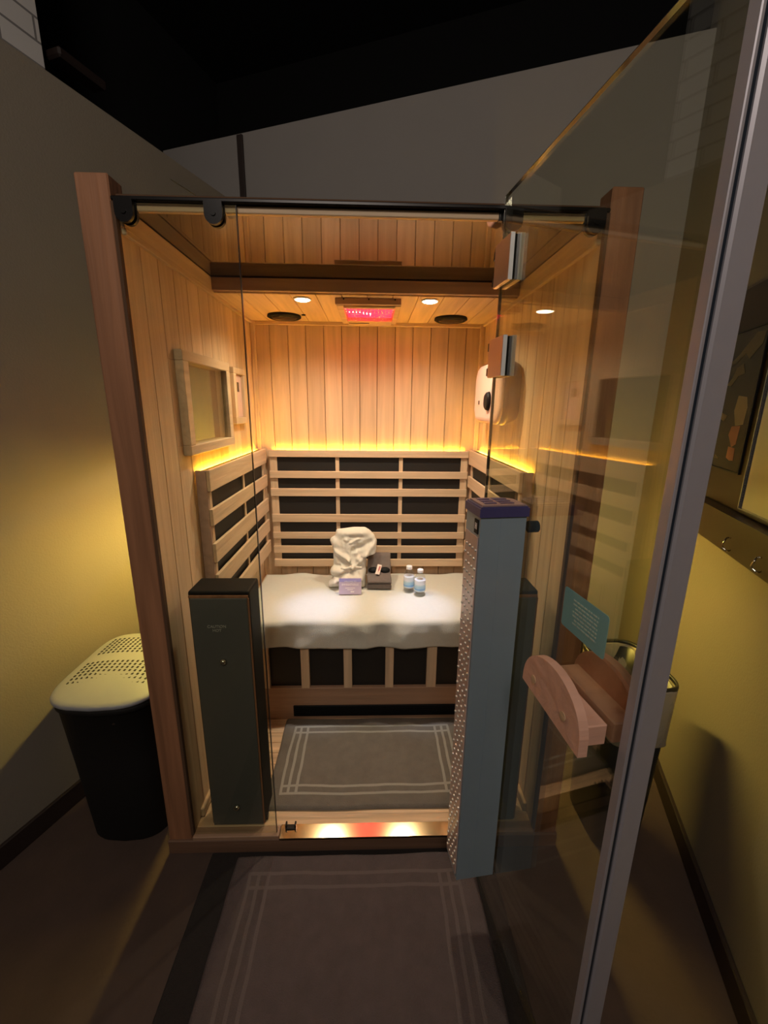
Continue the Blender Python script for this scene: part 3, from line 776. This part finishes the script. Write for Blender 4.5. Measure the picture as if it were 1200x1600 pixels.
for i in range(8): mb.cyl((.483, .665+i*.031, 1.7705), (.681, .665+i*.031, 1.7705), .0009, n=6)
part('wire_grid', mb, 'chrome', rl)
mb = MB()
for i in range(7): mb.ball((.500+i*.0142, .745+.01*max(0, i-3), 1.776), (.0022, .006+.006*max(0, i-3), .002), sub=2)
part('filament_glow', mb, 'redhot', rl)
mb = MB(); mb.box((.487, .935, 1.7685), (.580, .950, 1.7705)); part('vent_slot', mb, 'device_side', rl)

# ---- calf heaters standing inside the fixed glass
def calf(x0, x1, label):
    t = thing('calf_heater', label, 'heater', ((x0+x1)/2, .08, .003), 0, 'black calf heaters behind the fixed glass')
    mb = MB(); mb.box((x0, .030, .003), (x1, .135, .868), .006, seg=2); part('casing', mb, 'black', t)
    mb = MB(); mb.box((x0+.006, .024, .006), (x1-.006, .0295, .848), .002); part('glass_cover', mb, 'gloss_black', t, label='dark grey glossy cover')
    mb = MB(); mb.box((x0+.003, .025, .8485), (x1-.003, .0295, .857), .001); mb.box((x1-.0055, .025, .01), (x1-.001, .0295, .848), .001); part('edge_reflection', mb, 'post', t)  # brown strips paint the wood reflection and highlight on the shiny casing edge
    for z in (.085, .640):
        mb = MB(); xc = (x0+x1)/2
        mb.lathe([(.010, 0), (.010, .006), (.006, .011), (.002, .012)], n=20)
        bmesh.ops.transform(mb.bm, matrix=Matrix.Translation((xc, .0235, z)) @ Matrix.Rotation(R(90), 4, 'X'), verts=mb.bm.verts[:])
        part('glass_bolt', mb, 'chrome', t)
    return t
c1 = calf(.052, .232, 'black upright calf heater standing behind the left fixed glass')
text('warning_lettering', 'CAUTION', .0125, 'greyprint', frame_mtx((.131, .0233, .757), (1, 0, 0), (0, 0, 1)), c1, c1)
text('warning_lettering', 'HOT', .0125, 'greyprint', frame_mtx((.131, .0233, .744), (1, 0, 0), (0, 0, 1)), c1, c1)
calf(.925, 1.097, 'black upright calf heater behind the right fixed glass, mostly hidden by the grey tower')

# ---- mats
hx, hy = .388, .222
M['mat_in'] = mat_mat('inner_bath_mat', (.175, .150, .125), (.34, .32, .27), hx, hy, [.050, .078, .108], [.055, .088])
hx2, hy2 = .39, .27
M['mat_out'] = mat_mat('outer_bath_mat', (.098, .074, .074), (.135, .105, .10), hx2, hy2, [.060, .090, .120], [.06, .10])
def mat_obj(name, label, loc, hx, hy, m, wav, seed):
    mb = MB()
    def fn(u, v):
        x = (u*2-1)*hx; y = (v*2-1)*hy
        x += .004*noise.noise(Vector((y*8, seed, 0))); y += wav*noise.noise(Vector((x*4, seed, 3)))
        e = min(min(u, 1-u)*2*hx, min(v, 1-v)*2*hy)
        z = .011*min(1, e/.006)**.5+.003+ .0030*noise.noise(Vector((x*9, y*9, seed)))*min(1, e/.03)
        return Vector((x, y, z))
    mb.grid(fn, 120, 80)
    mb.grid(lambda u, v: Vector(((u*2-1)*hx*.997, (v*2-1)*hy*.995, 0.001)), 4, 4)
    o = mb.build(name, m); o.location = loc
    return tag(o, label, 'bath mat')
mat_obj('bath_mat', 'grey terry bath mat with woven border lines on the cabin floor', (.597, .298, .001), hx, hy, 'mat_in', .006, 1.3)
mat_obj('bath_mat', 'brown-grey bath mat with woven border lines on the dark rug outside the cabin', (.543, -.310, FZ+.012), hx2, hy2, 'mat_out', .022, 4.2)
mb = MB(); mb.box((.062, -.95, FZ+.001), (1.0, -.016, FZ+.010), .004)
tag(mb.build('floor_rug', 'rug'), 'black runner rug lying on the brown floor in front of the cabin', 'rug')

# ================================================================== GLASS DOOR
DA = R(83)
DD = Vector((math.cos(DA), -math.sin(DA), 0)); DN = Vector((math.sin(DA), math.cos(DA), 0))   # along the leaf; outward (east)
hinge = Vector((.907, 0, 0))
# local frame: x along the leaf from the hinge, y = DN (towards the right wall), z up
drz = math.atan2(DD.y, DD.x)
door = thing('glass_door', 'frameless glass cabin door standing open towards the viewer', 'door', (hinge.x, hinge.y, 0.012), drz)
mb = MB(); mb.box((.004, -.004, 0), (.6068, .004, 1.868)); lpart('door_pane', mb, 'glass', door)
mb = MB(); mb.box((.002, -.0042, 0), (.0038, .0042, 1.868)); mb.box((.002, -.0042, 1.8684), (.600, .0042, 1.8696)); lpart('pane_edge', mb, 'chrome', door)
# aluminium edge profile with groove
mb = MB()
mb.box((.607, -.013, 0), (.624, -.0075, 1.868), .0012)
mb.box((.6075, .0005, 0), (.624, .036, 1.868), .003)
mb.box((.6072, -.0075, 0), (.613, .0005, 1.868))
lpart('edge_profile', mb, 'alu', door, label='brushed aluminium edge profile')
mb = MB(); mb.box((.6132, -.0073, 0), (.620, .0003, 1.868), .001); lpart('magnetic_seal', mb, 'seal', door, label='dark blue-black magnetic seal')
# hinges
for zc, hh in ((1.720, .048), (1.509, .046)):
    mb = MB()
    mb.box((-.006, -.0165, zc-hh), (.078, -.006, zc+hh), .0015)
    mb.box((-.006, .006, zc-hh), (.078, .0165, zc+hh), .0015)
    h_ = lpart('hinge', mb, 'satin', door)
    mb = MB(); mb.box((.0782, -.0165, zc-hh), (.0800, -.0065, zc+hh), .0004); lpart('hinge_edge_highlight', mb, 'edge', door, label='white strip painted as the chrome edge highlight').parent = h_  # thin strips coloured white to paint the glint along the plate edges
    mb = MB(); mb.box((.0782, .0065, zc-hh), (.0800, .0165, zc+hh), .0004); lpart('hinge_edge_highlight', mb, 'edge', door, label='white strip painted as the chrome edge highlight').parent = h_
    mb = MB(); mb.box((-.006, -.0055, zc-hh+.002), (.076, .0055, zc+hh-.002)); lpart('hinge_gasket', mb, 'black', door).parent = h_
    for dz in (-.030, .030):
        mb = MB(); mb.box((-.026, -.012, zc+dz-.010), (-.007, .010, zc+dz+.010), .001); q = lpart('knuckle', mb, 'blackmetal', door); q.parent = h_
mb = MB(); mb.box((-.020, -.012, 1.822), (-.008, .008, 1.842), .001); lpart('door_stop', mb, 'blackmetal', door)
# sticker
mb = MB()
pts = [(.4775+a, -.0046, 1.032+b) for a, b in rrect(.0615, .0385, .006, 4)]
mb.prism(pts, (0, -.0006, 0)); stk = lpart('sticker', mb, 'sticker', door, label='pale teal rectangular sticker')
mb = MB(); random.seed(3)
for r_ in range(7):
    zz = 1.054-r_*.0072; x = .4775-.034+random.random()*.01
    end = .4775+.038
    while x < end:
        l_ = .004+random.random()*.008; mb.box((x, -.0057, zz), (min(x+l_, end), -.0053, zz+.0028)); x += l_+.0022
q = lpart('sticker_print', mb, 'stickertext', door); q.parent = stk
# wooden handle: half-moon plate held off the glass by a bar
def hpts(y):
    p = []
    x0, x1, z0, h = .398, .585, .856, .088
    p.append((x1, y, z0)); 
    for i in range(1, 20):
        a = PI*i/20
        p.append(((x0+x1)/2+(x1-x0)/2*math.cos(a)**1 if True else 0, y, z0+.012+h*math.sin(a)**.8))
    p.append((x0, y, z0+.012))
    return p
dh = MB(); dh.prism(hpts(-.062), (0, .016, 0), smooth=False)
h1 = lpart('door_handle', dh, 'handle_wood', door, label='half-moon wooden door handle')
mb = MB(); mb.box((.412, -.0455, .862), (.572, -.006, .900), .002); q = lpart('handle_bar', mb, 'handle_wood', door); q.parent = h1
for x in (.440, .538):
    mb = MB(); mb.cyl((x, -.0625, .894), (x, -.064, .894), .008, n=20); q = lpart('wood_plug', mb, 'floor_wood', door); q.parent = h1
dh = MB(); dh.prism(hpts(.046), (0, .016, 0)); h2 = lpart('door_handle', dh, 'handle_wood', door)
mb = MB(); mb.box((.412, .006, .862), (.572, .0455, .900), .002); q = lpart('handle_bar', mb, 'handle_wood', door); q.parent = h2

# ---- red light tower hung on the inner face of the door
tw = thing('light_therapy_tower', 'tall grey light tower with small lenses and purple cap, hung on the glass door', 'light tower', (hinge.x, hinge.y, 0), drz)
mb = MB()
def foot(ins=0, x0=.166, x1=.252, y0=-.112, y1=-.0075):
    p = [(x1-ins, y0+ins), (x1-ins, y1-ins)]
    p += [(x1-.02-ins, y1-ins)]
    for i in range(9):
        a = PI/2*i/8; p.append((x0+ins+.025-.025*math.sin(a), y1-ins-.040*(1-math.cos(a))-.0))
    p += [(x0+ins, y0+ins)]
    return p
mb.prism([(x, y, .150) for x, y in foot()], (0, 0, 1.022)); 
body = lpart('tower_body', mb, 'tower', tw)
mb = MB(); mb.box((.2522, -.066, .152), (.2528, -.0635, 1.170)); lpart('seam_line', mb, 'tower', tw)
mb = MB(); mb.prism([(x, y, 1.1725) for x, y in foot(-.004)], (0, 0, .022))
bmesh.ops.bevel(mb.bm, geom=[e for e in mb.bm.edges if all(v.co.z > 1.19 for v in e.verts)], offset=.003, segments=2, affect='EDGES')
lpart('tower_cap', mb, 'cap', tw, label='purple-blue cap')
mb = MB(); mb.prism([(x, y, 1.1948) for x, y in foot(.004)], (0, 0, .003)); lpart('cap_plate', mb, 'captop', tw)
mb = MB()
for i in range(3): mb.box((.178+i*.021, -.098, 1.198), (.192+i*.021, -.070, 1.1995), .0005)
for i in range(3): mb.box((.182+i*.020, -.062, 1.198), (.195+i*.020, -.030, 1.1995), .0005)
lpart('cap_keys', mb, 'cap', tw)
mb = MB(); mb.box((.171, -.1145, .165), (.246, -.1125, 1.125)); lpart('lamp_board', mb, 'led_board', tw)
mb = MB(); mb.box((.222, -.1142, 1.132), (.244, -.1125, 1.164)); lg = lpart('logo_plate', mb, 'black', tw)
mb = MB(); mb.box((.228, -.1150, 1.142), (.231, -.1144, 1.156)); mb.box((.231, -.1150, 1.148), (.235, -.1144, 1.151)); mb.box((.235, -.1150, 1.142), (.238, -.1144, 1.156)); q = lpart('logo_mark', mb, 'print', tw); q.parent = lg
mb = MB(); k = 0
for j in range(42):
    for i in range(4):
        mb.ball((.178+i*.0185+(.008 if j % 2 else 0), -.1150, .185+j*.0222), (.0036, .0030, .0036), sub=2)
ls = lpart('lens_array', mb, 'lens', tw)
for z in (.22, 1.12):
    mb = MB(); mb.cyl((.222, -.0076, z), (.222, -.0044, z), .013); lpart('mount_pad', mb, 'black', tw)
for z in (1.145,):
    mb = MB(); mb.cyl((.240, .0045, z), (.240, .026, z), .013, n=24); lpart('mount_knob', mb, 'black', tw)
mb = MB()
mb.box((.180, -.10, .138), (.246, -.02, .1495), .004); lpart('tower_foot', mb, 'black', tw)

# ================================================================== HAMPER
hp = thing('laundry_hamper', 'black laundry hamper with pale perforated lid beside the left front post', 'hamper', (-.265, .21, FZ))
def hfoot(s, z, cx=-.259, cy=.215, hx=.170, hy=.20, n=48, bulge=.03):
    p = []
    for i in range(n):
        a = 2*PI*i/n; c, s_ = math.cos(a), math.sin(a); e = .42
        x = hx*math.copysign(abs(c)**e, c)*s; y = hy*math.copysign(abs(s_)**e, s_)*s
        y -= bulge*s*(1-(x/(hx*s))**2) if s_ < 0 else 0
        p.append(Vector((cx+x, cy+y, z)))
    return p
mb = MB(); rings = []
for s, z in ((.78, FZ), (.80, FZ+.01), (.885, .25), (.955, .47), (.985, .475), (.985, .495)):
    rings.append([mb.bm.verts.new(p) for p in hfoot(s, z)])
for k in range(len(rings)-1):
    for i in range(48):
        f = mb.bm.faces.new((rings[k][i], rings[k][(i+1) % 48], rings[k+1][(i+1) % 48], rings[k+1][i])); f.smooth = True
mb.bm.faces.new(list(reversed(rings[0]))); mb.bm.faces.new(rings[-1])
part('hamper_body', mb, 'hamper', hp)
mb = MB(); mb.box((-.31, .002, .432), (-.26, .012, .440), .002); mb.box((-.24, .002, .432), (-.20, .012, .440), .002); q = part('grip_slot', mb, 'base', hp)
# lid: domed, with rows of slots modelled through the material of dark inset dots
mb = MB(); rings = []
lidprof = [(1.0, .4955), (1.015, .500), (1.015, .506), (1.0, .511), (.95, .515), (.8, .524), (.6, .532), (.4, .536), (.2, .538)]
def lz(p):  # dome height at p
    q = Vector(((p.x+.262)/.165, (p.y-.215)/.20)); d = min(1, q.length); return d
for s, z in lidprof: rings.append([mb.bm.verts.new(p) for p in hfoot(s, z)])
for k in range(len(rings)-1):
    for i in range(48):
        f = mb.bm.faces.new((rings[k][i], rings[k][(i+1) % 48], rings[k+1][(i+1) % 48], rings[k+1][i])); f.smooth = True
mb.bm.faces.new(list(reversed(rings[0]))); mb.bm.faces.new(rings[-1])
lid = part('lid', mb, 'lid', hp, label='pale grey perforated lid')
def lidz(x, y):
    e = .42
    dx = abs(x+.259)/.170; dy = abs(y-.215)/.20
    s = max(dx, dy, (dx**(2/.42)+dy**(2/.42))**(.21))
    for (s0, z0), (s1, z1) in zip(lidprof[4:], lidprof[3:]):
        pass
    pr = lidprof[3:]
    for (s0, z0), (s1, z1) in zip(pr, pr[1:]):
        if s1 <= s <= s0: return z1+(z0-z1)*(s-s1)/(s0-s1)
    return pr[-1][1]
for bank in (0, 1):
    mb = MB()
    for i in range(15):
        for j in range(7):
            x = -.385+i*.0170; y = (.085 if bank == 0 else .245)+j*.0165
            if lidz(x, y) < .518: continue
            zz = lidz(x, y)
            mb.box((x-.0035, y-.0048, zz-.002), (x+.0035, y+.0048, zz+.0008))
    q = part('lid_slots', mb, 'hamper', hp, lid)

# ================================================================== BIN
bn = thing('waste_bin', 'tall black waste bin with a pale liner folded over its rim, behind the glass door', 'waste bin', (1.45, .08, FZ), -A20*0)
def bfoot(s, z, cx=1.445, cy=.085, hx=.098, hy=.140, n=40, e=.4):
    p = []
    for i in range(n):
        a = 2*PI*i/n; c, s_ = math.cos(a), math.sin(a)
        p.append(Vector((cx+hx*math.copysign(abs(c)**e, c)*s, cy+hy*math.copysign(abs(s_)**e, s_)*s, z)))
    return p
def stack(mb, specs, fn, close=True, jit=0):
    rings = []
    for s, z in specs:
        r_ = []
        for i, p in enumerate(fn(s, z)):
            if jit: p = p+Vector((jit*noise.noise(p*22), jit*noise.noise(p*22+Vector((5, 0, 0))), 0))
            r_.append(mb.bm.verts.new(p))
        rings.append(r_)
    n = len(rings[0])
    for k in range(len(rings)-1):
        for i in range(n):
            f = mb.bm.faces.new((rings[k][i], rings[k][(i+1) % n], rings[k+1][(i+1) % n], rings[k+1][i])); f.smooth = True
    if close:
        mb.bm.faces.new(list(reversed(rings[0]))); mb.bm.faces.new(rings[-1])
mb = MB(); stack(mb, [(.80, FZ), (.82, FZ+.008), (.90, .25), (.96, .565), (.93, .565), (.86, .2), (.80, FZ+.02)], bfoot); part('bin_body', mb, 'bin', bn)
mb = MB(); stack(mb, [(.985, .37), (1.0, .38), (.992, .47), (1.0, .572), (.985, .578), (.945, .573), (.92, .50), (.90, .40)], bfoot, close=False, jit=.010)
o = part('bin_liner', mb, 'bag', bn, label='pale translucent liner folded over the rim')
mb = MB(); stack(mb, [(1.015, .572), (1.02, .580), (1.0, .588), (.95, .584), (.955, .575)], bfoot, close=False); part('bin_rim', mb, 'bin', bn)
for m_ in [bn.children[0]]: pass

# ================================================================== ORGANIZER BOARD on the right wall
RZ = -A20
og = thing('wall_organizer', 'dark brown wall board with mirror, picture, shelf and hooks on the right room wall', 'wall organizer', room(CR, .70, 1.36), 0)
def wl(off, v, z): return room(CR-off, v-.028, z)
def wprism(mb, pts, off0, off1, mi=0): mb.prism([wl(off0, v, z) for v, z in pts], RU*(off0-off1), mi)
def wrect(v0, v1, z0, z1, r, n=6):
    return [((v0+v1)/2+a, (z0+z1)/2+b) for a, b in rrect((v1-v0)/2, (z1-z0)/2, r, n)]
mb = MB(); wprism(mb, wrect(.36, 1.03, .975, 1.765, .055), .001, .020); part('board', mb, 'board', og)
def wframe(mb, v0, v1, z0, z1, t, o0, o1):
    for a, b, c, d in ((v0, v1, z0, z0+t), (v0, v1, z1-t, z1), (v0, v0+t, z0+t, z1-t), (v1-t, v1, z0+t, z1-t)):
        wprism(mb, [(a, c), (b, c), (b, d), (a, d)], o0, o1)
mb = MB(); wframe(mb, .682, .968, 1.215, 1.640, .004, .0202, .026); fr_ = part('picture_frame', mb, 'blackmetal', og)
mb = MB(); wprism(mb, [(.686, 1.219), (.964, 1.219), (.964, 1.636), (.686, 1.636)], .0202, .022); part('picture', mb, 'picdark', og, fr_)
def blobpic(name, pts, m, off=.0222):
    mb = MB(); wprism(mb, pts, off, off+.0006); part(name, mb, m, og, fr_)
blobpic('picture_shape', [(.735, 1.44), (.79, 1.445), (.80, 1.40), (.775, 1.355), (.725, 1.36), (.72, 1.41)], 'pica')
blobpic('picture_shape', [(.74, 1.356), (.795, 1.352), (.805, 1.325), (.77, 1.29), (.745, 1.30)], 'picb', .0224)
blobpic('picture_shape', [(.745, 1.288), (.79, 1.290), (.79, 1.255), (.765, 1.248), (.74, 1.25)], 'picb', .0226)
blobpic('picture_shape', [(.70, 1.62), (.75, 1.622), (.79, 1.60), (.84, 1.57), (.90, 1.545), (.905, 1.535), (.85, 1.545), (.80, 1.57), (.77, 1.55), (.71, 1.585)], 'picc')
blobpic('picture_shape', [(.80, 1.54), (.84, 1.53), (.86, 1.50), (.89, 1.48), (.86, 1.475), (.82, 1.505), (.78, 1.51)], 'picc', .0224)
blobpic('picture_shape', [(.85, 1.25), (.92, 1.262), (.92, 1.256), (.85, 1.244)], 'picc')
blobpic('picture_shape', [(.84, 1.385), (.90, 1.395), (.91, 1.38), (.86, 1.365)], 'picc', .0223)
mb = MB(); wframe(mb, .375, .640, 1.12, 1.70, .005, .0202, .027); mf = part('mirror_frame', mb, 'chrome', og)
mb = MB(); wprism(mb, [(.380, 1.125), (.635, 1.125), (.635, 1.695), (.380, 1.695)], .0202, .0225); part('mirror', mb, 'mirror', og, mf)
mb = MB(); wprism(mb, [(.375, 1.096), (.90, 1.096), (.90, 1.108), (.375, 1.108)], .0202, .062); part('shelf', mb, 'board', og)
for v in (.46, .64):
    mb = MB(); pts = []
    for i in range(16):
        a = PI*1.25*i/15; pts.append(wl(.022+.018*math.sin(a)+.004, v+.004*math.sin(i), 1.03-.022*(1-math.cos(a))/1.0+.006*(i/15)))
    mb.tube(pts, .0026); part('hook', mb, 'chrome', og)

# ================================================================== EXTERIOR LED BARS (the yellow glow on both room walls)
def side_bar(x0, sgn, label):
    t = thing('led_light_bar', label, 'light', (x0, .55, 1.06))
    a, b = sorted((x0, x0+sgn*.045))
    mb = MB(); mb.box((a, .15, 1.062), (b, .85, 1.078), .002); mb.box((a, .85, 1.050), (b, .857, 1.2), .001); part('housing_and_light_shield', mb, 'base', t)  # short cover; unseen end plate added to keep the strip's upward light from the front
    a, b = sorted((x0+sgn*.012, x0+sgn*.034))
    mb = MB(); mb.box((a, .17, 1.056), (b, 1.03, 1.0615)); part('led_strip', mb, 'led_side', t, label='glowing yellow light strip')
side_bar(-.041, -1, 'yellow light bar on the cabin outer side facing the left room wall')
side_bar(W+.041, 1, 'yellow light bar on the cabin outer side facing the right room wall')
